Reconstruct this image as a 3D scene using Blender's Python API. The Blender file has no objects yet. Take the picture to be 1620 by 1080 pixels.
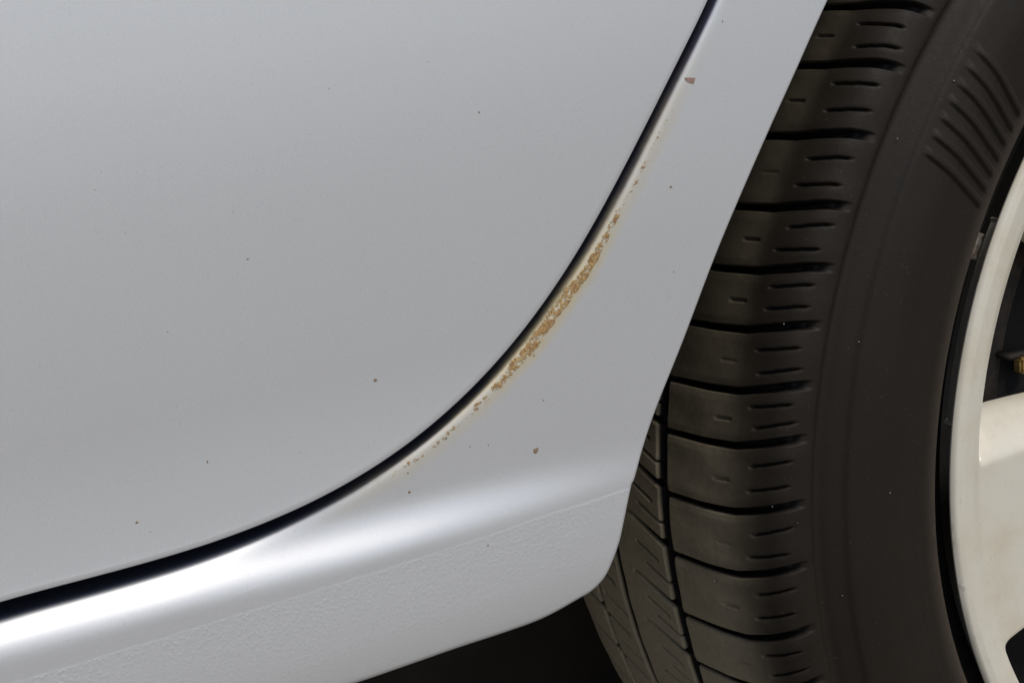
import bpy, math, random
import numpy as np
from mathutils import Matrix, Vector
R=math.radians
rng=np.random.default_rng(7)
sc=bpy.context.scene
COL=sc.collection
# ------------------------------------------------------------------ camera
cd=bpy.data.cameras.new('camera'); cam=bpy.data.objects.new('camera',cd); COL.objects.link(cam)
rows=[[0.8794, -0.464065, -0.106302], [0.215238, 0.188377, 0.958221], [-0.424651, -0.865539, 0.265543]]
m=Matrix(rows).transposed().to_4x4(); m.translation=Vector((-0.5806,-0.3961,0.2250))
cam.matrix_world=m
cd.sensor_width=36.0; cd.lens=52.664; cd.clip_start=.02; cd.clip_end=3000
cd.dof.use_dof=False
sc.camera=cam
# ------------------------------------------------------------------ sky, sun, exposure
SUN_EL,SUN_AZ=56.0,176.0          # elevation, azimuth clockwise from +Y
w=bpy.data.worlds.new('World'); sc.world=w; w.use_nodes=True
nt=w.node_tree; bg=nt.nodes['Background']
sky=nt.nodes.new('ShaderNodeTexSky'); sky.sky_type='NISHITA'; sky.sun_disc=False
sky.sun_elevation=R(SUN_EL); sky.sun_rotation=R(SUN_AZ); sky.air_density=1.0; sky.dust_density=2.2; sky.ozone_density=1.0
nt.links.new(sky.outputs[0],bg.inputs[0]); bg.inputs[1].default_value=.110
sl=bpy.data.lights.new('sun','SUN'); sun=bpy.data.objects.new('sun',sl); COL.objects.link(sun)
sl.energy=1.75; sl.angle=R(12); sl.color=(1,.965,.91)
dv=Vector((math.sin(R(SUN_AZ))*math.cos(R(SUN_EL)),math.cos(R(SUN_AZ))*math.cos(R(SUN_EL)),math.sin(R(SUN_EL))))
sun.rotation_euler=dv.to_track_quat('Z','Y').to_euler(); sun.location=dv*5
vs=sc.view_settings; vs.view_transform='Standard'; vs.look='None'; vs.gamma=1; vs.exposure=0.0
# ------------------------------------------------------------------ materials
def mat(name,base,rough=.5,metal=0.,coat=0.,coat_r=.1,spec=.5):
    mt=bpy.data.materials.new(name); mt.use_nodes=True; b=mt.node_tree.nodes['Principled BSDF']
    b.inputs['Base Color'].default_value=(*base,1); b.inputs['Roughness'].default_value=rough
    b.inputs['Metallic'].default_value=metal; b.inputs['Coat Weight'].default_value=coat
    b.inputs['Coat Roughness'].default_value=coat_r; b.inputs['Specular IOR Level'].default_value=spec
    return mt
class NT:
    def __init__(s,mt): s.t=mt.node_tree; s.b=s.t.nodes['Principled BSDF']
    def n(s,ty,**k):
        o=s.t.nodes.new(ty)
        for a,v in k.items(): setattr(o,a,v)
        return o
    def l(s,a,b): s.t.links.new(a,b)
    def put(s,sock,v):
        if isinstance(v,(int,float,tuple)): sock.default_value=v
        else: s.l(v,sock)
    def math(s,op,a,b=0.,c=None):
        o=s.n('ShaderNodeMath',operation=op); s.put(o.inputs[0],a); s.put(o.inputs[1],b)
        if c is not None: s.put(o.inputs[2],c)
        return o.outputs[0]
    def ss(s,v,a,b):            # smooth step of v between a and b
        o=s.n('ShaderNodeMapRange',interpolation_type='SMOOTHSTEP'); s.put(o.inputs[0],v); s.put(o.inputs[1],a); s.put(o.inputs[2],b)
        return o.outputs[0]
    def noise(s,vec,scale,detail=3,rough=.5):
        o=s.n('ShaderNodeTexNoise'); s.l(vec,o.inputs['Vector']); o.inputs['Scale'].default_value=scale
        o.inputs['Detail'].default_value=detail; o.inputs['Roughness'].default_value=rough
        return o.outputs['Fac']
    def mix(s,f,a,b):
        o=s.n('ShaderNodeMix',data_type='RGBA'); s.put(o.inputs[0],f); s.put(o.inputs[6],a); s.put(o.inputs[7],b)
        return o.outputs[2]
    def mixf(s,f,a,b):
        o=s.n('ShaderNodeMix',data_type='FLOAT'); s.put(o.inputs[0],f); s.put(o.inputs[2],a); s.put(o.inputs[3],b)
        return o.outputs[0]
PAINT=(.685,.695,.70)
def paint_material(name,body):
    mt=mat(name,PAINT,.40,.55,.5,.12); k=NT(mt); b=k.b
    pos=k.n('ShaderNodeNewGeometry').outputs['Position']
    sx=k.n('ShaderNodeSeparateXYZ'); k.l(pos,sx.inputs[0]); X,Z=sx.outputs[0],sx.outputs[2]
    fl=k.noise(pos,2600,2,.6)                       # metallic flake grain
    big=k.noise(pos,9,3,.5)
    v=k.math('ADD',k.math('MULTIPLY',k.math('SUBTRACT',fl,.5),.20),k.math('MULTIPLY',k.math('SUBTRACT',big,.5),.03))
    hsv=k.n('ShaderNodeHueSaturation'); hsv.inputs['Color'].default_value=(*PAINT,1); k.l(k.math('ADD',v,1.),hsv.inputs['Value'])
    colr=hsv.outputs[0]
    rough=k.math('ADD',.455,k.math('MULTIPLY',big,.05)); metal=.55; coat=.5
    peel=k.noise(pos,420,2,.5)
    bump=k.n('ShaderNodeBump'); bump.inputs['Strength'].default_value=.04; bump.inputs['Distance'].default_value=.0004; k.l(peel,bump.inputs['Height'])
    nrm=bump.outputs[0]
    # loose road dust
    dust=k.ss(k.noise(pos,1500,1,.4),.74,.80)
    colr=k.mix(k.math('MULTIPLY',dust,.22),colr,(.16,.13,.10,1))
    if body:
        # stone-guard coating below a soft line along the sill
        line=k.math('ADD',.0515,k.math('MULTIPLY',k.noise(pos,70,2,.5),.0012))
        g=k.ss(k.math('SUBTRACT',line,Z),-.0004,.0005)
        fade=k.ss(k.math('SUBTRACT',.060,Z),0.0,.040)
        vo=k.n('ShaderNodeTexVoronoi',feature='SMOOTH_F1'); k.l(pos,vo.inputs['Vector']); vo.inputs['Scale'].default_value=820; vo.inputs['Smoothness'].default_value=.6
        dens=k.ss(k.noise(pos,60,3,.6),.30,.62)
        cell=k.math('MULTIPLY',k.ss(vo.outputs['Distance'],.55,.1),k.math('ADD',.35,k.math('MULTIPLY',dens,.65)))
        tex=k.math('ADD',k.math('MULTIPLY',cell,.6),k.math('MULTIPLY',k.noise(pos,1300,3,.6),.7))
        weak=k.math('MULTIPLY',g,k.math('SUBTRACT',1.,k.math('MULTIPLY',fade,.6)))
        h=k.math('ADD',k.math('MULTIPLY',tex,weak),k.math('MULTIPLY',g,k.math('ADD',.02,k.math('MULTIPLY',k.ss(X,-.42,-.365),.5))))
        b2=k.n('ShaderNodeBump'); b2.inputs['Strength'].default_value=.27; b2.inputs['Distance'].default_value=.00035
        k.l(h,b2.inputs['Height']); k.l(nrm,b2.inputs['Normal']); nrm=b2.outputs[0]
        rough=k.math('ADD',rough,k.math('MULTIPLY',g,.06))
        # corrosion along the flange: u = length along the gap, v = distance from it
        uv=k.n('ShaderNodeUVMap',uv_map='UVMap'); su=k.n('ShaderNodeSeparateXYZ'); k.l(uv.outputs[0],su.inputs[0]); U,V=su.outputs[0],su.outputs[1]
        n1=k.noise(pos,380,4,.65); n2=k.noise(pos,900,3,.65); n3=k.noise(pos,60,2,.5); n4=k.noise(pos,1700,2,.6)
        uc=U_PEAK
        core=k.math('MULTIPLY',k.ss(U,uc-.046,uc-.006),k.ss(U,uc+.052,uc+.006))
        wide=k.math('MULTIPLY',k.ss(U,uc-.100,uc-.055),k.ss(U,uc+.105,uc+.06))
        vc=k.math('ADD',.0023,k.math('MULTIPLY',k.math('SUBTRACT',n3,.5),.003))
        hw=k.math('ADD',.0008,k.math('MULTIPLY',core,.0009))
        dvv=k.math('ABSOLUTE',k.math('SUBTRACT',V,vc))
        band=k.ss(k.math('SUBTRACT',dvv,hw),.0016,-.0006)
        thr=k.math('SUBTRACT',.545,k.math('MULTIPLY',core,.10))
        thr=k.math('ADD',thr,k.math('MULTIPLY',k.math('SUBTRACT',1.,wide),.4))
        val=k.math('ADD',k.math('MULTIPLY',n1,.55),k.math('MULTIPLY',n2,.45))
        val=k.math('ADD',k.math('MULTIPLY',val,1.),k.math('MULTIPLY',k.math('SUBTRACT',band,1.),.55))
        rust=k.ss(k.math('SUBTRACT',val,thr),-.04,.05)
        rust=k.math('MULTIPLY',rust,k.ss(V,-.0005,.0008))
        gap_shade=k.ss(k.math('ADD',V,k.math('MULTIPLY',k.math('SUBTRACT',n3,.5),.0003)),.0015,.0001)  # shade inside the door gap, painted navy onto flange and jamb
        colr=k.mix(k.math('MULTIPLY',gap_shade,.93),colr,(.030,.038,.085,1))
        halo=k.math('MULTIPLY',k.math('MULTIPLY',k.ss(k.math('SUBTRACT',dvv,k.math('MULTIPLY',hw,.8)),.0042,.0),wide),k.math('ADD',.38,k.math('MULTIPLY',core,.50)))
        halo=k.math('MULTIPLY',halo,k.math('ADD',.25,k.math('MULTIPLY',n1,1.6)))
        colr=k.mix(k.math('MINIMUM',halo,.85),colr,(.58,.50,.31,1))
        rc=k.mix(k.ss(n1,.42,.66),(.43,.265,.09,1),(.28,.14,.042,1))
        rc=k.mix(k.ss(n4,.47,.62),rc,(.20,.095,.028,1)); rc=k.mix(k.math('MULTIPLY',k.ss(n2,.52,.66),.7),rc,(.52,.35,.13,1))
        colr=k.mix(k.math('MULTIPLY',rust,.92),colr,rc)
        off=k.math('MAXIMUM',rust,k.math('MULTIPLY',halo,.7))
        metal=k.mixf(off,.55,0.); coat=k.mixf(rust,.5,0.); rough=k.mixf(rust,rough,.8)
        b3=k.n('ShaderNodeBump'); b3.inputs['Strength'].default_value=.6; b3.inputs['Distance'].default_value=.0004
        k.l(k.math('MULTIPLY',rust,k.math('ADD',.6,n2)),b3.inputs['Height']); k.l(nrm,b3.inputs['Normal']); nrm=b3.outputs[0]
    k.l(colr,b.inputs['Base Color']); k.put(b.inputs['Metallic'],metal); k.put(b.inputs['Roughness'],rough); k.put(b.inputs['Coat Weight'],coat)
    k.l(nrm,b.inputs['Normal'])
    return mt
def rubber_material(name,tread):
    mt=mat(name,(.03,.027,.023),.62,spec=.25); k=NT(mt); b=k.b
    tc=k.n('ShaderNodeNewGeometry'); pos=tc.outputs['Position']
    sx=k.n('ShaderNodeSeparateXYZ'); k.l(pos,sx.inputs[0]); X,Y,Z=sx.outputs
    n1=k.noise(pos,45,4,.6); n2=k.noise(pos,380,4,.65); n3=k.noise(pos,2200,2,.6)
    base=k.mix(n1,(.0118,.0088,.0058,1),(.0180,.0136,.0090,1))
    # shade of the cuts painted in by depth, blacker than the unscuffed rubber
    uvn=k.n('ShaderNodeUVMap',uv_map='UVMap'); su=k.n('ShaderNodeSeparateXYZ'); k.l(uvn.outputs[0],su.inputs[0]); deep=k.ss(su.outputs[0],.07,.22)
    rad=k.math('SQRT',k.math('ADD',k.math('MULTIPLY',X,X),k.math('MULTIPLY',Z,Z)))
    # scuffed, dusty running surface: worn pale-brown band on the blocks
    yy=k.math('ADD',Y,k.math('MULTIPLY',k.math('SUBTRACT',n1,.5),.012))
    wear=k.math('MULTIPLY',k.ss(yy,.016,.036),k.ss(rad,.2915,.2935))
    wear=k.math('MULTIPLY',wear,k.math('ADD',.55,k.math('MULTIPLY',n2,.8)))
    base=k.mix(k.math('MINIMUM',wear,1.),base,(.075,.063,.044,1))
    # ground bounce light painted as a pale tone on the lower front tread
    bounce_lit=k.math('MULTIPLY',k.ss(k.math('ADD',Z,k.math('MULTIPLY',k.math('SUBTRACT',n1,.5),.10)),.09,-.06),k.ss(rad,.286,.292))
    base=k.mix(k.math('MULTIPLY',bounce_lit,k.math('MULTIPLY',k.ss(yy,.008,.042),k.math('ADD',.55,k.math('MULTIPLY',n2,.6)))),base,(.37,.315,.225,1))
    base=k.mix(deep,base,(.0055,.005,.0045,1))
    # dust film near the bead
    bead=k.math('MULTIPLY',k.ss(rad,.2300,.2190),k.math('ADD',.4,n2))
    base=k.mix(k.math('MULTIPLY',bead,.7),base,(.10,.075,.055,1))
    sp=k.ss(k.noise(pos,1300,1,.4),.76,.80)
    base=k.mix(k.math('MULTIPLY',sp,.35),base,(.2,.18,.15,1))
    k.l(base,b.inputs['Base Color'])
    k.l(k.math('ADD',.5,k.math('MULTIPLY',n2,.25)),b.inputs['Roughness'])
    bp=k.n('ShaderNodeBump'); bp.inputs['Strength'].default_value=.35; bp.inputs['Distance'].default_value=.0004
    k.l(k.math('ADD',k.math('MULTIPLY',n2,.7),k.math('MULTIPLY',n3,.45)),bp.inputs['Height']); k.l(bp.outputs[0],b.inputs['Normal'])
    return mt
def cover_material():
    mt=mat('hub_cover_paint',(.70,.67,.585),.34,0,.35,.12); k=NT(mt); b=k.b
    pos=k.n('ShaderNodeNewGeometry').outputs['Position']
    n1=k.noise(pos,30,4,.6); n2=k.noise(pos,500,3,.6)
    c=k.mix(k.ss(n1,.42,.72),(.69,.65,.545,1),(.62,.565,.44,1))
    st=k.math('MULTIPLY',k.ss(n2,.60,.72),.25)
    c=k.mix(st,c,(.42,.36,.26,1))
    k.l(c,b.inputs['Base Color']); k.l(k.math('ADD',.28,k.math('MULTIPLY',n2,.18)),b.inputs['Roughness'])
    return mt
def rough_metal(name,a,bcol,rough=.6,metal=.3,scale=120):
    mt=mat(name,a,rough,metal); k=NT(mt); pos=k.n('ShaderNodeNewGeometry').outputs['Position']
    n=k.noise(pos,scale,4,.6); k.l(k.mix(k.ss(n,.4,.65),(*a,1),(*bcol,1)),k.b.inputs['Base Color'])
    bp=k.n('ShaderNodeBump'); bp.inputs['Strength'].default_value=.4; bp.inputs['Distance'].default_value=.0006; k.l(n,bp.inputs['Height']); k.l(bp.outputs[0],k.b.inputs['Normal'])
    return mt
# ------------------------------------------------------------------ mesh helpers
def link(name,me,material,parent=None,smooth=True):
    o=bpy.data.objects.new(name,me); COL.objects.link(o)
    if material: me.materials.append(material)
    if parent: o.parent=parent
    if smooth: me.polygons.foreach_set('use_smooth',np.ones(len(me.polygons),bool))
    return o
def raw_mesh(name,V,Q,uv=None):
    V=np.asarray(V,np.float32).reshape(-1,3); Q=np.asarray(Q,np.int32).reshape(-1,4)
    me=bpy.data.meshes.new(name); me.vertices.add(len(V)); me.vertices.foreach_set('co',V.ravel())
    me.loops.add(Q.size); me.loops.foreach_set('vertex_index',Q.ravel()); me.polygons.add(len(Q))
    me.polygons.foreach_set('loop_start',np.arange(0,Q.size,4,dtype=np.int32))
    if uv is not None:
        ul=me.uv_layers.new(name='UVMap'); ul.data.foreach_set('uv',np.asarray(uv,np.float32).reshape(-1,2)[Q.ravel()].ravel())
    me.update(calc_edges=True); me.validate()
    return me
def grid_quads(n,m,closed=False,flip=False,off=0):
    i=np.arange(n if closed else n-1); j=np.arange(m-1); I,J=np.meshgrid(i,j,indexing='ij'); I2=(I+1)%n
    q=np.stack([I*m+J,I*m+J+1,I2*m+J+1,I2*m+J],-1).reshape(-1,4)
    return (q[:,::-1] if flip else q)+off
def grid(name,P,material,parent,closed=False,flip=False,uv=None,smooth=True):
    n,m=P.shape[:2]
    return link(name,raw_mesh(name,P,grid_quads(n,m,closed,flip),uv),material,parent,smooth)
def lathe(name,prof,material,parent,seg=160,cx=0.,cz=0.,flip=False):   # prof: (y, radius); axis along Y
    prof=np.asarray(prof,float); t=np.linspace(0,2*np.pi,seg,endpoint=False)
    P=np.stack([cx+prof[None,:,1]*np.cos(t)[:,None],np.repeat(prof[None,:,0],seg,0),cz+prof[None,:,1]*np.sin(t)[:,None]],-1)
    return grid(name,P,material,parent,True,flip)
def box(name,lo,hi,material,parent,bev=.002):
    import bmesh
    bm=bmesh.new(); bmesh.ops.create_cube(bm,size=1)
    for v in bm.verts:
        for a in range(3): v.co[a]=(lo[a]+hi[a])/2+v.co[a]*(hi[a]-lo[a])
    if bev: bmesh.ops.bevel(bm,geom=list(bm.edges),offset=bev,segments=6 if bev>.01 else 2,affect='EDGES')
    me=bpy.data.meshes.new(name); bm.to_mesh(me); bm.free()
    return link(name,me,material,parent,False)
def tag(o,label=None,cat=None,kind=None,group=None):
    if label: o['label']=label
    if cat: o['category']=cat
    if kind: o['kind']=kind
    if group: o['group']=group
    return o
def sstep(x,a,b):
    t=np.clip((x-a)/(b-a),0,1); return t*t*(3-2*t)
# ------------------------------------------------------------------ car side surface, y as a function of x and z (origin = wheel centre)
#<SURF>
_z=np.arange(-.20,.9,.0005)
def _bell(z,c,a,b):          # slope bump: rises over b above the centre, falls over a below it
    t=np.where(z>c,(z-c)/b,(c-z)/a); return np.where(t<1,.5+.5*np.cos(np.pi*np.clip(t,0,1)),0.)
def _prof(fn):
    s=np.tan(np.radians(fn(_z))); y=np.concatenate([[0],np.cumsum((s[1:]+s[:-1])/2*.0005)])
    return y-np.interp(.20,_z,y)-.012
def _base(z): return np.interp(z,[-.2,.0,.016,.024,.034,.044,.058,.075,.12,.20,.30,.6,.9],[-60,-40,-16,-6,0,2,2,0,-.5,3,6,12,20])
_B0=_prof(_base)
_CR=np.stack([_prof(lambda z,c=c:_base(z)+31*_bell(z,c,.0072,.0112)) for c in (.058,.0605,.063,.0655)])-_B0
_DR=_prof(lambda z:np.interp(z,[-.2,.055,.072,.088,.11,.16,.20,.30,.6,.9],[10,10,7,4,0,0,3,6,12,20]))
def _amp(x): 
    t=np.clip((-x-.325)/(.460-.325),0,1); return t*t*(3-2*t)
def S_body(x,z):
    x=np.asarray(x,float); z=np.asarray(z,float)
    b=np.interp(z,_z,_B0)
    # crease height drifts down a little towards the wheel
    k=np.clip((-x-.36)/(.55-.36),0,1)*2.6
    i=np.clip(np.floor(k).astype(int),0,2); f=k-i
    i=np.minimum(i,2)
    c=np.zeros(np.broadcast(x,z).shape)
    for j in range(4):
        wgt=np.clip(1-np.abs(k-j),0,1); c=c+wgt*np.interp(z,_z,_CR[j])
    return b+c*_amp(x)
def S_door(x,z):
    return np.interp(np.asarray(z,float),_z,_DR)-.0034+0*np.asarray(x,float)
#</SURF>
def resample(P,ds):
    P=np.asarray(P,float); t=np.r_[0,np.cumsum(np.hypot(*np.diff(P,axis=0).T))]
    n=max(2,int(t[-1]/ds)+1); tt=np.linspace(0,t[-1],n)
    return np.stack([np.interp(tt,t,P[:,0]),np.interp(tt,t,P[:,1])],1)
def catmull(P,k=12):
    P=np.asarray(P,float); Q=np.vstack([2*P[0]-P[1],P,2*P[-1]-P[-2]]); out=[]
    for i in range(1,len(Q)-2):
        for t in np.linspace(0,1,k,endpoint=False):
            a,b,c,d=Q[i-1],Q[i],Q[i+1],Q[i+2]
            out.append(.5*((2*b)+(-a+c)*t+(2*a-5*b+4*c-d)*t*t+(-a+3*b-3*c+d)*t**3))
    out.append(Q[-2]); return np.array(out)
def normals2(P):
    T=np.gradient(P,axis=0); T/=np.linalg.norm(T,axis=1)[:,None]; return np.stack([T[:,1],-T[:,0]],1)   # points to the right of travel
def lin(P,ts):
    t=np.r_[0,np.cumsum(np.hypot(*np.diff(P,axis=0).T))]; return np.stack([np.interp(ts*t[-1],t,P[:,0]),np.interp(ts*t[-1],t,P[:,1])],1)
DOOR=[(-0.5476,0.0739),(-0.5389,0.0739),(-0.5301,0.0737),(-0.5213,0.0735),(-0.5126,0.0734),(-0.5038,0.0734),(-0.4950,0.0736),(-0.4863,0.0741),(-0.4775,0.0749),(-0.4688,0.0760),(-0.4602,0.0775),(-0.4517,0.0794),(-0.4432,0.0818),(-0.4349,0.0846),(-0.4268,0.0879),(-0.4188,0.0917),(-0.4111,0.0959),(-0.4037,0.1005),(-0.3965,0.1055),(-0.3896,0.1109),(-0.3830,0.1167),(-0.3766,0.1227),(-0.3705,0.1290),(-0.3646,0.1355),(-0.3590,0.1422),(-0.3534,0.1490),(-0.3480,0.1559),(-0.3426,0.1628),(-0.3373,0.1697),(-0.3319,0.1767),(-0.3265,0.1836),(-0.3211,0.1905),(-0.3158,0.1975)]
ARCH=[(-0.4623,0.0222),(-0.4417,0.0219),(-0.4248,0.0217),(-0.4072,0.0210),(-0.3935,0.0209),(-0.3810,0.0228),(-0.3758,0.0239),(-0.3715,0.0265),(-0.3683,0.0308),(-0.3651,0.0364),(-0.3620,0.0440),(-0.3582,0.0533),(-0.3562,0.0560),(-0.3464,0.0743),(-0.3341,0.0944),(-0.3208,0.1173),(-0.3111,0.1327),(-0.2971,0.1534),(-0.2836,0.1723),(-0.2701,0.1910)]
door_c=catmull([(-1.30,.0735),(-1.0,.0735),(-.80,.0735),(-.66,.0734),(-.60,.0733)]+DOOR+[(-.287,.240),(-.262,.290),(-.235,.345),(-.205,.405),(-.178,.47),(-.160,.54),(-.150,.62)],14)
arch_c=catmull([(-1.30,.0262),(-1.0,.0262),(-.80,.0262),(-.64,.0260),(-.55,.0254),(-.50,.0246)]+ARCH+[(.334*math.cos(R(a)),.334*math.sin(R(a))) for a in (135,126,116,106,96,86,76,66,56,46,36,26,16,8)]+[(.338,.0),(.345,-.04)],14)
def soften(P,n):
    P=np.asarray(P); a=2*P[0]-P[1:n+1][::-1]; b=2*P[-1]-P[-n-1:-1][::-1]; Q=np.vstack([a,P,b]); kk=np.hanning(2*n+3)[1:-1]; kk/=kk.sum()
    return np.stack([np.convolve(Q[:,0],kk,'valid'),np.convolve(Q[:,1],kk,'valid')],1)
door_c=soften(resample(door_c,.0008),20)
GAP=.0046
# ------------------------------------------------------------------ ground (structure)
k_=mat('asphalt',(.08,.077,.07),.9); k=NT(k_); pos=k.n('ShaderNodeNewGeometry').outputs['Position']
n1=k.noise(pos,130,4,.7); n2=k.noise(pos,1.5,3,.6)
k.l(k.mix(n1,k.mix(n2,(.155,.134,.106,1),(.195,.170,.136,1)),(.30,.268,.222,1)),k.b.inputs['Base Color'])
bp=k.n('ShaderNodeBump'); bp.inputs['Strength'].default_value=.8; bp.inputs['Distance'].default_value=.006; k.l(n1,bp.inputs['Height']); k.l(bp.outputs[0],k.b.inputs['Normal'])
asphalt=k_
GZ=-.298
g=np.array([[[-600,-600,GZ],[-600,600,GZ]],[[600,-600,GZ],[600,600,GZ]]],float)
tag(grid('ground',g,asphalt,None,flip=True,smooth=False),kind='structure')
# ------------------------------------------------------------------ the car
car=bpy.data.objects.new('parked_car',None); COL.objects.link(car)
tag(car,'silver car with rust along its rear door gap, beside the black tyre','car')
car.location=(0,0,0)
# --- side body / sill
def side_body():
    # visible stretch: dense
    sD=resample(door_c,.0008) ; N=soften(normals2(sD),14); N/=np.linalg.norm(N,axis=1)[:,None]
    arc=np.r_[0,np.cumsum(np.hypot(*np.diff(sD,axis=0).T))]
    # pairing of the two outlines by anchors
    tot=arc[-1]
    anch_d=[0]; anch_a=[0]
    aD=arc/tot
    sA=resample(arch_c,.0006); arcA=np.r_[0,np.cumsum(np.hypot(*np.diff(sA,axis=0).T))]; aA=arcA/arcA[-1]
    def near(P,a,q): return a[np.argmin(np.hypot(P[:,0]-q[0],P[:,1]-q[1]))]
    pairs=[((-.80,.0615),(-.80,.0150)),((-.59,.0665),(-.585,.0155)),((-.50,.086),(-.47,.0165)),((-.452,.112),(-.425,.019)),((-.40,.148),(-.372,.024)),((-.375,.175),(-.350,.06))]
    pairs=[]
    for q in [(-.80,.0150),(-.585,.0155),(-.47,.0165),(-.372,.024),(-.352,.06),(-.31,.13),(-.267,.19)]:
        pass
    for fd,q in [((-.80,.0735),(-.80,.0262)),((-.60,.0733),(-.58,.0256)),(DOOR[6],(-.49,.0242)),(DOOR[13],(-.425,.0215)),(DOOR[18],ARCH[7]),(DOOR[22],ARCH[12]),(DOOR[32],ARCH[-1]),((-.150,.62),(-.02,.334))]:
        pairs.append((near(sD,aD,fd),near(sA,aA,q)))
    xs=[0]+[a for a,b in pairs]; ys=[0]+[b for a,b in pairs]
    # the gap outline ends at the waist; continue the outer frame along the top and down the rear
    top=resample([tuple(sD[-1]),(.80,.62),(.80,-.04)],.004)[1:]
    D2=np.vstack([sD,top]); N2=np.vstack([N,np.tile(N[-1],(len(top),1))])
    aEnd=np.interp(np.linspace(0,1,len(top)+1)[1:],[0,.45,.72,1.0],[ys[-1],ys[-1]+(1-ys[-1])*.45,ys[-1]+(1-ys[-1])*.75,1.0])
    tA=np.concatenate([np.interp(aD,xs,ys),aEnd])
    tA=np.convolve(np.pad(tA,20,mode='edge'),np.ones(41)/41,'valid')
    O=np.stack([np.interp(tA,aA,sA[:,0]),np.interp(tA,aA,sA[:,1])],1)
    NO=normals2(sA); NO=np.stack([np.interp(tA,aA,NO[:,0]),np.interp(tA,aA,NO[:,1])],1); NO/=np.linalg.norm(NO,axis=1)[:,None]
    gA=np.r_[arc,np.full(len(top),arc[-1])]
    # flange section: angle decays with arc length, so the turn fades softly into the panel
    sg=np.linspace(0,1,241)*6.0; phi=np.radians(87)*np.exp(-sg**1.25); cv=np.concatenate([[0],np.cumsum((np.cos(phi[1:])+np.cos(phi[:-1]))/2*(sg[1]-sg[0]))]); cy=np.concatenate([[0],np.cumsum((np.sin(phi[1:])+np.sin(phi[:-1]))/2*(sg[1]-sg[0]))]); cy=cy[-1]-cy
    s0=np.interp(D2[:,0],[-.60,-.50,-.42,-.30],[.0024,.0022,.0015,.0011])
    roll=s0*cv[-1]; rdep=s0*cy[0]
    rows=[];vv=[]
    N2[:,:]=N2
    base=D2+N2*np.interp(D2[:,0],[-.56,-.44],[.0060,GAP])[:,None]
    # jamb behind the door, wall, rolled flange
    def add(P2,y,v): rows.append(np.stack([P2[:,0],y,P2[:,1]],1)); vv.append(np.full(len(P2),v))
    inner=base+N2*roll[:,None]
    yS=S_body(base[:,0],base[:,1])
    add(base-N2*.022,yS+.032+rdep,-.03)
    add(base-N2*.004,yS+.031+rdep,-.02)
    add(base-N2*.0008,yS+.028+rdep,-.012)
    add(base,yS+.024+rdep,-.010)
    add(base,yS+.006+rdep,-.004)
    for kx in list(range(0,24,3))+list(range(24,80,8))+list(range(80,241,20)):
        P2=base+N2*(s0*cv[kx])[:,None]
        rows.append(np.stack([P2[:,0],S_body(P2[:,0],P2[:,1])+s0*cy[kx],P2[:,1]],1)); vv.append(s0*cv[kx])
    K=130
    for kx in range(1,K+1):
        t=kx/K; t=.5*t+.5*t*t if False else t
        P2=inner*(1-t)+(O-NO*.0012*0)*t
        y=S_body(P2[:,0],P2[:,1])
        dd=np.hypot(*(P2-inner).T); 
        rows.append(np.stack([P2[:,0],y,P2[:,1]],1)); vv.append(roll+dd)
    yO=rows[-1][:,1]
    rr=np.interp(O[:,0],[-.5,-.40,-.365,-.35],[.0026,.0026,.0018,.0010])
    for kx in range(1,6):
        a=kx/5*math.pi/2
        P2=O+NO*(rr*math.sin(a))[:,None]
        rows.append(np.stack([P2[:,0],yO+rr*(1-math.cos(a)),P2[:,1]],1)); vv.append(np.full(len(O),.5))
    e=O+NO*rr[:,None]
    rows.append(np.stack([e[:,0],yO+.024,e[:,1]],1)); vv.append(np.full(len(O),.5))
    P=np.stack(rows,1); 
    U=np.repeat(gA[:,None],P.shape[1],1); UV=np.stack([U,np.stack(vv,1)],-1)
    # start of roll must meet the soft shoulder
    return P,UV,arc,sD
P,UV,arc,sD=side_body()
U_PEAK=float(arc[np.argmin(np.hypot(sD[:,0]-(DOOR[20][0]),sD[:,1]-(DOOR[20][1])))])
paint_body=paint_material('silver_paint_body',True); paint_door=paint_material('silver_paint_door',False)
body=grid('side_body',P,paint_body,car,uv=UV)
tag(body,'silver quarter panel and sill with rust bubbling along the flange')
# --- rear door
def door_panel():
    D=resample(door_c,.0009); N=normals2(D); rows=[]
    y0=S_door(D[:,0],D[:,1]); r=.0007
    tgt=lin(np.array([(-1.30,.20),(-1.30,.62),(-.150-.02,.62)]),np.linspace(0,1,len(D)))
    tt=np.linspace(0,1,len(D)); tgt=lin(np.array([(-1.30,.0736),(-1.30,.30),(-1.30,.62),(-.60,.62),(-.1501,.62)]),tt)
    rows.append(np.stack([D[:,0]-N[:,0]*.02,y0+.0182,D[:,1]-N[:,1]*.02],1))
    rows.append(np.stack([D[:,0]-N[:,0]*.0004,y0+.0180,D[:,1]-N[:,1]*.0004],1))
    for kx in range(0,6):
        a=kx/5*math.pi/2
        off=-r*(1-math.cos(a)); P2=D+N*off
        rows.append(np.stack([P2[:,0],y0+(r+.0012)*(1-math.sin(a)),P2[:,1]],1))
    inn=D-N*r
    T=np.concatenate([np.linspace(0,.12,50)[1:],np.linspace(.12,1,80)[1:]])
    for t in T:
        P2=inn*(1-t)+tgt*t
        y=S_door(P2[:,0],P2[:,1]); rows.append(np.stack([P2[:,0],y,P2[:,1]],1))
    return np.stack(rows,1)[:, :]
grid('rear_door',door_panel(),paint_door,car,flip=True)
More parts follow.
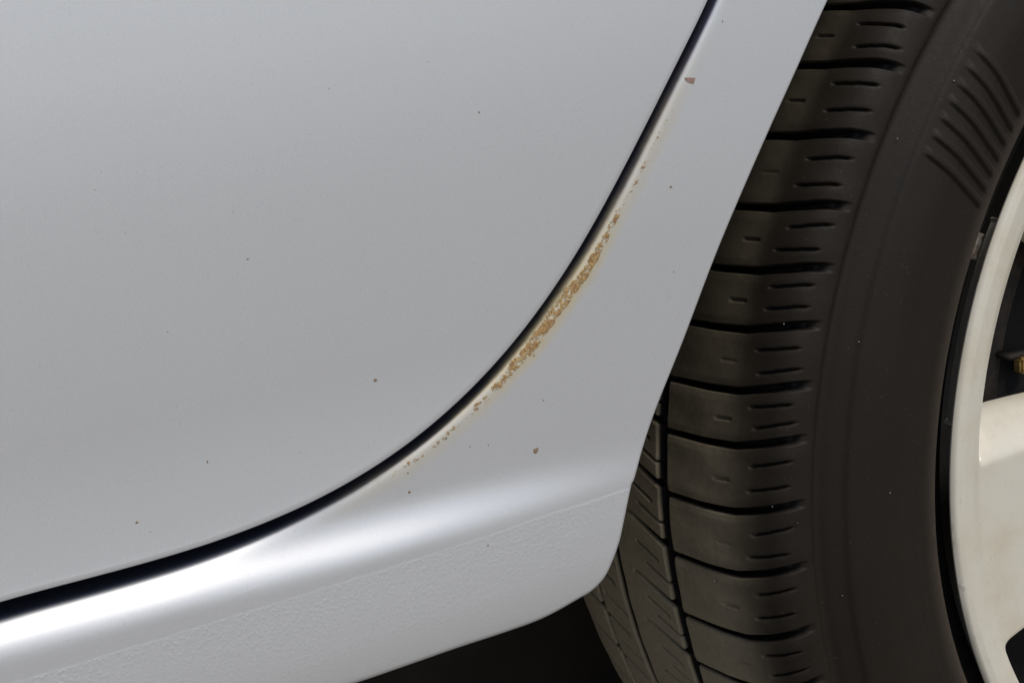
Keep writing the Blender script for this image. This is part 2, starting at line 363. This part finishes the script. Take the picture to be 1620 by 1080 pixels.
# --- chip, specks
def speck_mesh(pts,S,name,material,parent,h=.00012):
    V=[];Q=[]
    for (x,z,s) in pts:
        s*=.00033; n=8; ph=rng.uniform(0,6.28); o=len(V)
        rr=s*rng.uniform(.6,1.15,n); st=rng.uniform(.7,1.3)
        xs=x+np.cos(ph+np.arange(n)*2*np.pi/n)*rr*st; zs=z+np.sin(ph+np.arange(n)*2*np.pi/n)*rr
        for a,b in zip(xs,zs): V.append((a,float(S(a,b))-.00002,b))
        for a,b in zip(xs,zs): 
            a2,b2=x+(a-x)*.6,z+(b-z)*.6; V.append((a2,float(S(a2,b2))-h,b2))
        for i in range(n): j=(i+1)%n; Q.append((o+i,o+j,o+n+j,o+n+i))
        for i in range(0,n-2,2): Q.append((o+n,o+n+i+1,o+n+i+2,o+n+(i+3)%n if i+3<n else o+n))
    Q=[q for q in Q if len(set(q))==4]
    me=bpy.data.meshes.new(name); me.from_pydata(V,[],Q); me.update()
    return link(name,me,material,parent,False)
rust_m=rough_metal('rust_spot',(.22,.16,.095),(.33,.26,.17),.85,0,900)
grit_m=mat('pale_grit',(.26,.24,.21),.9)
for pt in [(-0.3889, 0.0724, 3.2), (-0.3336, 0.1435, 1.3), (-0.4314, 0.0706, 1.6), (-0.431, 0.0764, 1.3), (-0.3862, 0.1018, 1.0), (-0.3349, 0.1171, 0.8), (-0.4044, 0.0782, 1.0), (-0.3094, 0.1903, 1.0), (-0.4177, 0.0837, 1.4), (-0.4105, 0.0792, 1.0), (-0.4104, 0.0491, 1.2), (-0.3846, 0.0873, 0.8)]: speck_mesh([pt],S_body,'rust_speck',rust_m,body)
for pt in [(-0.3966, 0.1759, 1.2), (-0.4381, 0.107, 1.6), (-0.5102, 0.085, 1.2), (-0.4888, 0.0962, 1.2), (-0.4691, 0.148, 0.8), (-0.4933, 0.1333, 0.7), (-0.5072, 0.0815, 0.6), (-0.4398, 0.1888, 0.6), (-0.4099, 0.1919, 0.5), (-0.5051, 0.1729, 0.5)]: speck_mesh([pt],S_door,'dirt_speck',rust_m,car)
chip=[(-0.3251, 0.1755), (-0.323, 0.1752), (-0.3212, 0.1749), (-0.3221, 0.1732), (-0.3237, 0.1738), (-0.3247, 0.1745)]
V=[(a,float(S_body(a,b))-.00012,b) for a,b in chip]; me=bpy.data.meshes.new('paint_chip'); me.from_pydata(V,[],[tuple(range(len(V)))]); me.update()
o=link('paint_chip',me,rough_metal('bare_chip',(.27,.17,.14),(.36,.25,.21),.8,0,700),body,False); tag(o,'brown chip where the paint has come off')
# --- underbody and wheel arch liner
dark=rough_metal('black_underseal',(.012,.0085,.006),(.024,.017,.011),.9,0,14)
liner_m=mat('black_plastic_liner',(.010,.010,.010),.8)
und=np.array([[[-1.6,.02,.020],[-1.6,1.62,.020]],[[-.395,.02,.020],[-.395,1.62,.020]]],float)
box('underside_blocker',(-1.35,.24,-.19),(.30,1.30,.05),dark,car,.03)  # added dark block: hides lit ground so the space under the sill stays dark
# closed underbody box from the sill inwards
box('underbody',(-1.8,.016,.062),(-.37,1.62,.10),dark,car,.004)
box('rear_underbody',(.40,.016,.062),(1.2,1.62,.10),dark,car,.004)
t=np.radians(np.linspace(-4,175,90)); yy=np.array([.014,.06,.12,.18,.24])
P=np.stack([(.368*np.cos(t))[:,None]+0*yy,0*t[:,None]+yy,(.368*np.sin(t))[:,None]+0*yy],-1); grid('arch_liner',P,liner_m,car)
rr=np.linspace(.06,.368,8); P=np.stack([np.cos(t)[:,None]*rr,np.full((len(t),len(rr)),.24),np.sin(t)[:,None]*rr],-1); grid('liner_wall',P,liner_m,car)
box('cabin_floor_side',(-1.8,.30,.10),(1.2,1.62,.62),dark,car,.01)
# ------------------------------------------------------------------ wheel
tyre_m=rubber_material('tyre_rubber',True)
steel_black=rough_metal('black_steel',(.005,.0045,.004),(.009,.007,.005),.85,0,200)
wheel=lathe('wheel',[(.150,.060),(.060,.062),(.045,.085),(.034,.10),(.030,.118),(.036,.135),(.048,.150),(.055,.172),(.050,.188),(.030,.197),(.016,.203),(.0125,.2105),(.0115,.2165),(.0135,.2172),(.018,.214),(.024,.205),(.06,.198),(.12,.200),(.150,.205),(.158,.216)],steel_black,car,200)
tag(wheel,'rear wheel with worn tyre and cream wheel cover')
# tyre: profile of (y, radius) with a height field cut into it
PROF=np.array([(.014,.2165),(.0055,.2176),(.0022,.2186),(.0008,.2200),(-.0010,.2218),(-.0030,.2245),(-.0036,.2290),(-.0048,.236),(-.0060,.244),(-.0060,.252),(-.0030,.2618),(-.0006,.2645),(.0022,.2690),(.0040,.2712),(.0045,.2730),(.0034,.2752),(.0036,.2780),(.0046,.2812),(.0066,.2848),(.0105,.2880),(.017,.2908),(.027,.2933),(.04,.2950),(.063,.2965),(.084,.2980),(.105,.2992),(.130,.2996),(.146,.2990),(.1565,.2960),(.1625,.290),(.167,.280),(.170,.264),(.171,.245),(.168,.228),(.158,.2155)])
def prof_dense():
    Q=catmull(PROF,24); t=np.r_[0,np.cumsum(np.hypot(*np.diff(Q,axis=0).T))]
    # find split positions
    iA=np.argmin(np.hypot(Q[:,0]-.0034,Q[:,1]-.2752)); iB=np.argmin(np.hypot(Q[:,0]-.1625,Q[:,1]-.290))
    tt=np.concatenate([np.arange(0,t[iA],.0009),np.arange(t[iA],t[iB],.00055),np.arange(t[iB],t[-1],.004),[t[-1]]])
    return np.stack([np.interp(tt,t,Q[:,0]),np.interp(tt,t,Q[:,1])],1)
Q=prof_dense(); T=np.gradient(Q,axis=0); T/=np.linalg.norm(T,axis=1)[:,None]; NQ=np.stack([-T[:,1],T[:,0]],1)   # outward (y,r)
th=np.concatenate([np.arange(132,202,.052),np.arange(202,488,.32)]); th=th[th<488-.1]
TH,_=np.meshgrid(th,np.arange(len(Q)),indexing='ij'); Yg=np.broadcast_to(Q[:,0],TH.shape); Rg=np.broadcast_to(Q[:,1],TH.shape)
sAr=np.r_[0,np.cumsum(np.hypot(*np.diff(Q,axis=0).T))]
ph=[137.0,141.35,145.9,151.15,156.3,160.75,164.9,169.25,173.2,178.1,182.95,188.15,192.6,197.6]
pat=[4.4,4.9,5.2,4.4,4.7,4.2,5.0,4.6]; i=0
while ph[-1]<137+360-6: ph.append(ph[-1]+pat[i%8]); i+=1
ph=np.array(ph+[137.0+360]); 
def tread_offset(y): return np.interp(y,[.0035,.0055,.0126,.025,.042,.061,.064],[-1.95,-1.75,-1.28,-.62,-.25,0,0])
tread=(sAr>=sAr[np.argmin(np.hypot(Q[:,0]-.0034,Q[:,1]-.2752))]-1e-6)&(sAr<=sAr[np.argmin(np.hypot(Q[:,0]-.167,Q[:,1]-.280))])
dep=np.zeros_like(TH)
def wall(d,hw,e=.0006): return 1-sstep(np.abs(d),hw-e,hw+e)
thw=np.where(TH>ph[-1],TH-360,TH)
def dist(off):                       # signed distance (m) to nearest lateral groove shifted by off degrees, fraction within pitch
    a=thw-off; a=np.where(a<ph[0],a+360,a); a=np.where(a>=ph[-1],a-360,a)
    idx=np.clip(np.searchsorted(ph,a,side='right')-1,0,len(ph)-2); p0=ph[idx]; p1=ph[idx+1]; f=(a-p0)/(p1-p0)
    return f,(p1-p0)*np.pi/180*Rg,idx
f,pl,idx=dist(tread_offset(Yg)); dl=np.where(f<.5,f,f-1)*pl
hw=np.interp(Yg,[.004,.02,.06],[.0014,.0012,.0009])
sh=(Yg<.068)
fadeL=np.interp(Yg,[.0034,.0050,.010],[.0,.6,1.])*tread
dep=np.maximum(dep,.0055*wall(dl,hw)*sh*fadeL)
dep=dep+.00035*(1-sstep(np.abs(dl),hw,hw+.0035))*sh*fadeL
# shoulder sipes, two per block
for fc in (.33,.70):
    fc=fc+.03*np.sin(idx*2.3)
    jj=np.sin(idx*5.1+fc*9); dd=(f-fc)*pl+(Yg-.012)*.05*jj+.00006*np.sin(Yg*1400+idx*3); span=sstep(Yg,.0048+.0006*jj,.0066+.0006*jj)*(1-sstep(Yg,.0168+.0015*jj,.0192+.0015*jj))
    dep=dep+.00015*(1-sstep(np.abs(dd),.0005,.002))*span*tread
    dep=np.maximum(dep,.0022*wall(dd,.00045,.0004)*span*tread)
# shallow wear-dimple sipe in the middle of each block
dd=(f-.52)*pl; span=sstep(Yg,.0265,.0285)*(1-sstep(Yg,.0335,.036))
dep=np.maximum(dep,.0008*wall(dd,.0006,.0005)*span*(.4+.6*((idx*7)%3>0)))
# second rib: slanting cuts from the first channel
off2=np.interp(Yg,[.064,.090],[-.1,-1.95]); f2,pl2,idx2=dist(off2); d2=np.where(f2<.5,f2,f2-1)*pl2
taper=np.interp(Yg,[.066,.092],[1.,.25])
dep=np.maximum(dep,.0045*taper*wall(d2,.0015*taper+.0003,.0004)*((Yg>.066)&(Yg<.093)))
for fc,y1,y0 in ((.40,.088,.074),(.66,.084,.068)):
    dep=np.maximum(dep,.0028*wall((f2-fc)*pl2,.0006,.0004)*((Yg>y0)&(Yg<y1)))
# third and fourth ribs
off3=np.interp(Yg,[.105,.130],[-3.3,-5.2]); f3,pl3,_=dist(off3); d3=np.where(f3<.5,f3,f3-1)*pl3
dep=np.maximum(dep,.004*wall(d3,.0011,.0004)*((Yg>.112)&(Yg<.131)))
dep=np.maximum(dep,.0028*wall((f3-.5)*pl3,.0006,.0004)*((Yg>.108)&(Yg<.124)))
off4=np.interp(Yg,[.128,.152],[-5.2,-7.2]); f4,pl4,_=dist(off4); d4=np.where(f4<.5,f4,f4-1)*pl4
dep=np.maximum(dep,.0045*wall(d4,.0015,.0004)*((Yg>.129)&tread))
# circumferential channels
for yc,h,dd_ in ((.0662,.0028,.0075),(.1045,.0021,.0065),(.1285,.0015,.0050)):
    dep=np.maximum(dep,dd_*wall(Yg-yc,h,.0005))
# block shoulder steps: blocks stand proud of the shoulder below their edge, softly notched
notch=wall(dl,.0028,.0012)*(1-sstep(sAr,0,1e-9))*0
# small irregular wear
dep=dep+.00012*np.sin(TH*1.7+Yg*90)*tread
# sidewall ribs
ribs=np.zeros_like(TH); side=(Rg>.2235)&(Rg<.2650)&(Yg<.01)
for i_ in range(7):
    a0=148.6-1.48*i_ ; 
    tht=a0+np.interp(Rg,[.2265,.2605],[1.75,-.05]); tw=(thw-tht)*np.pi/180*Rg
    rr_=sstep(Rg,.2262,.2290)*(1-sstep(Rg,.2585-.0005*i_,.2612))
    ribs=np.maximum(ribs,(1-sstep(np.abs(tw),.0006,.0021))*rr_*side)
for k0 in (228.,308.,28.):
    for i_ in range(7):
        a0=(k0-1.48*i_)%360; tht=a0+np.interp(Rg,[.2265,.2605],[1.75,-.05]); tw=((thw-tht+180)%360-180)*np.pi/180*Rg
        ribs=np.maximum(ribs,(1-sstep(np.abs(tw),.0006,.0021))*sstep(Rg,.2262,.2290)*(1-sstep(Rg,.2585,.2612))*side)
lips=sum(h*np.exp(-((Rg-r_)/w_)**2) for r_,w_,h in ((.2232,.0011,.0006),(.2475,.0004,.00016),(.2330,.0004,.00014)))*(Yg<.01)
disp=-dep+ribs*.0011+lips
a=np.radians(TH); Yf=Yg+NQ[None,:,0]*disp; Rf=Rg+NQ[None,:,1]*disp
P=np.stack([Rf*np.cos(a),Yf,Rf*np.sin(a)],-1)
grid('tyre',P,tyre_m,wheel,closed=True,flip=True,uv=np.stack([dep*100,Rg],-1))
# grit caught on the tyre
for (y,r_,t_) in [(-0.0062, 0.2475, 176.0357), (0.0319, 0.2939, 171.2607), (0.0738, 0.2966, 178.9714), (0.0848, 0.2968, 180.5881), (0.0096, 0.2871, 176.3362), (0.0043, 0.2802, 177.5783), (0.039, 0.2949, 183.6122), (0.0109, 0.288, 163.2739), (-0.0017, 0.2646, 163.7422), (-0.0033, 0.2616, 142.9096), (0.0557, 0.2959, 180.1158), (-0.0005, 0.2666, 184.0873), (-0.002, 0.2248, 166.6464), (0.0016, 0.27, 148.5377)]:
    s=rng.uniform(.00016,.00032); tt=R(t_); 
    rs=np.interp(y,Q[:,0][tread],Q[:,1][tread]) if r_>.279 else r_
    c=Vector((rs*math.cos(tt),y-.0003,rs*math.sin(tt)))
    import bmesh
    bm=bmesh.new(); bmesh.ops.create_icosphere(bm,subdivisions=1,radius=s)
    for v in bm.verts: v.co=v.co*random.uniform(.7,1.2)+c
    me=bpy.data.meshes.new('grit'); bm.to_mesh(me); bm.free(); link('grit',me,grit_m,wheel,False)
# --- wheel cover (hubcap) with seven windows
cov_m=cover_material()
def smoothpoly(pts,rad,n=10):      # round polygon corners
    out=[];m_=len(pts)
    for i in range(m_):
        p0,p1,p2=[np.array(pts[(i+q)%m_],float) for q in (-1,0,1)]; rr=rad[i]
        a=(p0-p1);b=(p2-p1);la,lb=np.linalg.norm(a),np.linalg.norm(b);a/=la;b/=lb
        s=min(rr,la*.45,lb*.45)
        for t in np.linspace(0,1,n): out.append((1-t)**2*(p1+a*s)+2*t*(1-t)*p1+t*t*(p1+b*s))
    return np.array(out)
def resamp_closed(P,n):
    P=np.vstack([P,P[:1]]); t=np.r_[0,np.cumsum(np.hypot(*np.diff(P,axis=0).T))]; tt=np.linspace(0,t[-1],n,endpoint=False)
    return np.stack([np.interp(tt,t,P[:,0]),np.interp(tt,t,P[:,1])],1)
def front_y(r): return np.interp(r,[0,.03,.06,.10,.15,.19,.1975,.2015,.2080,.2108,.2117,.2120],[-.004,-.006,-.001,.0030,.0024,.0016,.0012,-.0006,-.0016,-.0010,.0000,.0008])
NS=7; SEC=360/NS
def cover():
    V=[];Qd=[]
    n=240
    c0=163.2                                # centre angle of the first window
    for sct in range(NS):
        ca=c0+SEC*sct
        pol=lambda r,t:(r*math.cos(R(ca+t)),r*math.sin(R(ca+t)))
        # window outline on the front surface: ring side follows an arc, sides run to the hub
        arcp=[pol(.1985,t) for t in np.linspace(-15.4,13.6,9)]
        w_pts=arcp+[pol(.085,8.5),pol(.085,-8.5)]
        rad=[.018]+[.004]*7+[.004]+[.010,.010]
        W=resamp_closed(smoothpoly(w_pts,rad,8),n)
        rs=np.concatenate([np.linspace(.05,.185,16)[:-1],np.linspace(.185,.207,22)[:-1],np.linspace(.207,.2120,16)])
        loop=[pol(.2120,t) for t in np.linspace(-SEC/2,SEC/2,90)[:-1]]+[pol(r_,SEC/2) for r_ in rs[::-1][:-1]]+[pol(.05,t) for t in np.linspace(SEC/2,-SEC/2,30)[:-1]]+[pol(r_,-SEC/2) for r_ in rs[:-1]]
        OO=np.array(loop); n=len(OO)
        Wd=resamp_closed(smoothpoly(w_pts,rad,12),1500); cc=np.array(pol(.165,-1))
        wan=np.unwrap(np.arctan2(Wd[:,1]-cc[1],Wd[:,0]-cc[0])); wan=np.r_[wan,wan[0]+2*np.pi*np.sign(wan[-1]-wan[0])]; Wd2=np.vstack([Wd,Wd[:1]])
        if wan[-1]<wan[0]: wan=wan[::-1]; Wd2=Wd2[::-1]
        oan=(np.arctan2(OO[:,1]-cc[1],OO[:,0]-cc[0])-wan[0])%(2*np.pi)+wan[0]
        W=np.stack([np.interp(oan,wan,Wd2[:,0]),np.interp(oan,wan,Wd2[:,1])],1)
        # bevel: inset contour, wider on the spoke sides
        Tn=np.roll(W,-1,0)-np.roll(W,1,0); Tn/=np.linalg.norm(Tn,axis=1)[:,None]+1e-9; Nin=np.stack([-Tn[:,1],Tn[:,0]],1)
        if ((cc-W)*Nin).sum()<0: Nin=-Nin
        rW=np.hypot(W[:,0],W[:,1]); an=(np.degrees(np.arctan2(W[:,1],W[:,0]))-ca+180)%360-180
        side_=sstep(an,6.,12.0)*(1-sstep(rW,.1955,.1983))
        up=side_  # sides of larger angle slope gently
        wid=.0050+.0110*np.convolve(np.pad(up,8,mode='wrap'),np.ones(17)/17,'valid')
        wid=wid*np.interp(rW,[.08,.12,.2],[.35,.7,1])
        rows=[]
        for t in np.concatenate([np.linspace(1,.6,16)[:-1],np.linspace(.6,0,16)]):
            P2=OO*t+W*(1-t); r=np.hypot(P2[:,0],P2[:,1]); rows.append(np.stack([P2[:,0],front_y(r),P2[:,1]],1))
        yW=front_y(rW)
        for q in (0.06,.15,.3,.5,.7,.85,1.0):
            P2=W+Nin*(wid*q)[:,None]; dpt=.016*(q**1.6)
            rows.append(np.stack([P2[:,0],yW+dpt,P2[:,1]],1))
        P2=W+Nin*(wid*1.0)[:,None]; rows.append(np.stack([P2[:,0],yW+.022,P2[:,1]],1))
        P=np.stack(rows,1); o=len(V); V.extend(P.reshape(-1,3)); Qd.append(grid_quads(n,P.shape[1],True,True,o))
    # rolled outer lip
    t=np.radians(np.linspace(0,360,420,endpoint=False)); lp=[(.0008,.2120),(.0015,.21195),(.0021,.2113),(.0028,.2095),(.005,.2050)]
    P=np.stack([np.stack([r*np.cos(t),np.full_like(t,y),r*np.sin(t)],1) for y,r in lp],1); o=len(V); V.extend(P.reshape(-1,3)); Qd.append(grid_quads(len(t),len(lp),True,True,o))
    # hub cap dome
    t=np.radians(np.linspace(0,360,120,endpoint=False)); lp=[(.0006,.0505),(-.004,.046),(-.008,.030),(-.009,.001)]
    P=np.stack([np.stack([r*np.cos(t),np.full_like(t,y),r*np.sin(t)],1) for y,r in lp],1); o=len(V); V.extend(P.reshape(-1,3)); Qd.append(grid_quads(len(t),len(lp),True,False,o))
    me=raw_mesh('wheel_cover',V,np.vstack(Qd))
    import bmesh
    bm=bmesh.new(); bm.from_mesh(me); bmesh.ops.remove_doubles(bm,verts=bm.verts,dist=.00005); bmesh.ops.recalc_face_normals(bm,faces=bm.faces); bm.to_mesh(me); bm.free()
    o=link('wheel_cover',me,cov_m,wheel); tag(o,'cream painted wheel cover with spokes and windows'); return o
cover()
# --- brake drum behind the windows, brass coloured bolt, clip-on weight in the rim gap
drum=rough_metal('brown_brake_metal',(.030,.024,.020),(.055,.040,.028),.6,.3,160)
lathe('brake_drum',[(.075,.04),(.052,.12),(.046,.128),(.044,.150),(.050,.156),(.064,.158),(.066,.168),(.10,.17)],drum,wheel,120)
weight_m=rough_metal('lead_weight',(.20,.18,.15),(.07,.04,.02),.55,.3,400)
import bmesh
def arcbox(name,a0,a1,r0,r1,y0,y1,material,parent):
    P=[]
    for a_ in np.radians(np.linspace(a0,a1,10)):
        P.append([(r0*math.cos(a_),y0,r0*math.sin(a_)),(r1*math.cos(a_),y0,r1*math.sin(a_)),(r1*math.cos(a_),y1,r1*math.sin(a_)),(r0*math.cos(a_),y1,r0*math.sin(a_)),(r0*math.cos(a_),y0,r0*math.sin(a_))])
    me=raw_mesh(name,np.array(P),grid_quads(10,5)); 
    bm=bmesh.new(); bm.from_mesh(me); bmesh.ops.remove_doubles(bm,verts=bm.verts,dist=1e-5)
    bmesh.ops.holes_fill(bm,edges=[e for e in bm.edges if e.is_boundary]); bmesh.ops.recalc_face_normals(bm,faces=bm.faces)
    bm.to_mesh(me); bm.free()
    return link(name,me,material,parent,False)
o=box('brake_caliper',(-.163,.036,.016),(-.08,.085,.054),mat('brown_caliper',(.034,.027,.021),.6),wheel,.018); o.data.polygons.foreach_set('use_smooth',[True]*len(o.data.polygons))
box('bolt',(-.1415,.0335,.0275),(-.1365,.0385,.0345),rough_metal('brass',(.50,.36,.12),(.25,.15,.05),.4,.6,500),wheel,.001)
arcbox('balance_weight',152.3,155.0,.2126,.2168,.0045,.0075,weight_m,wheel)
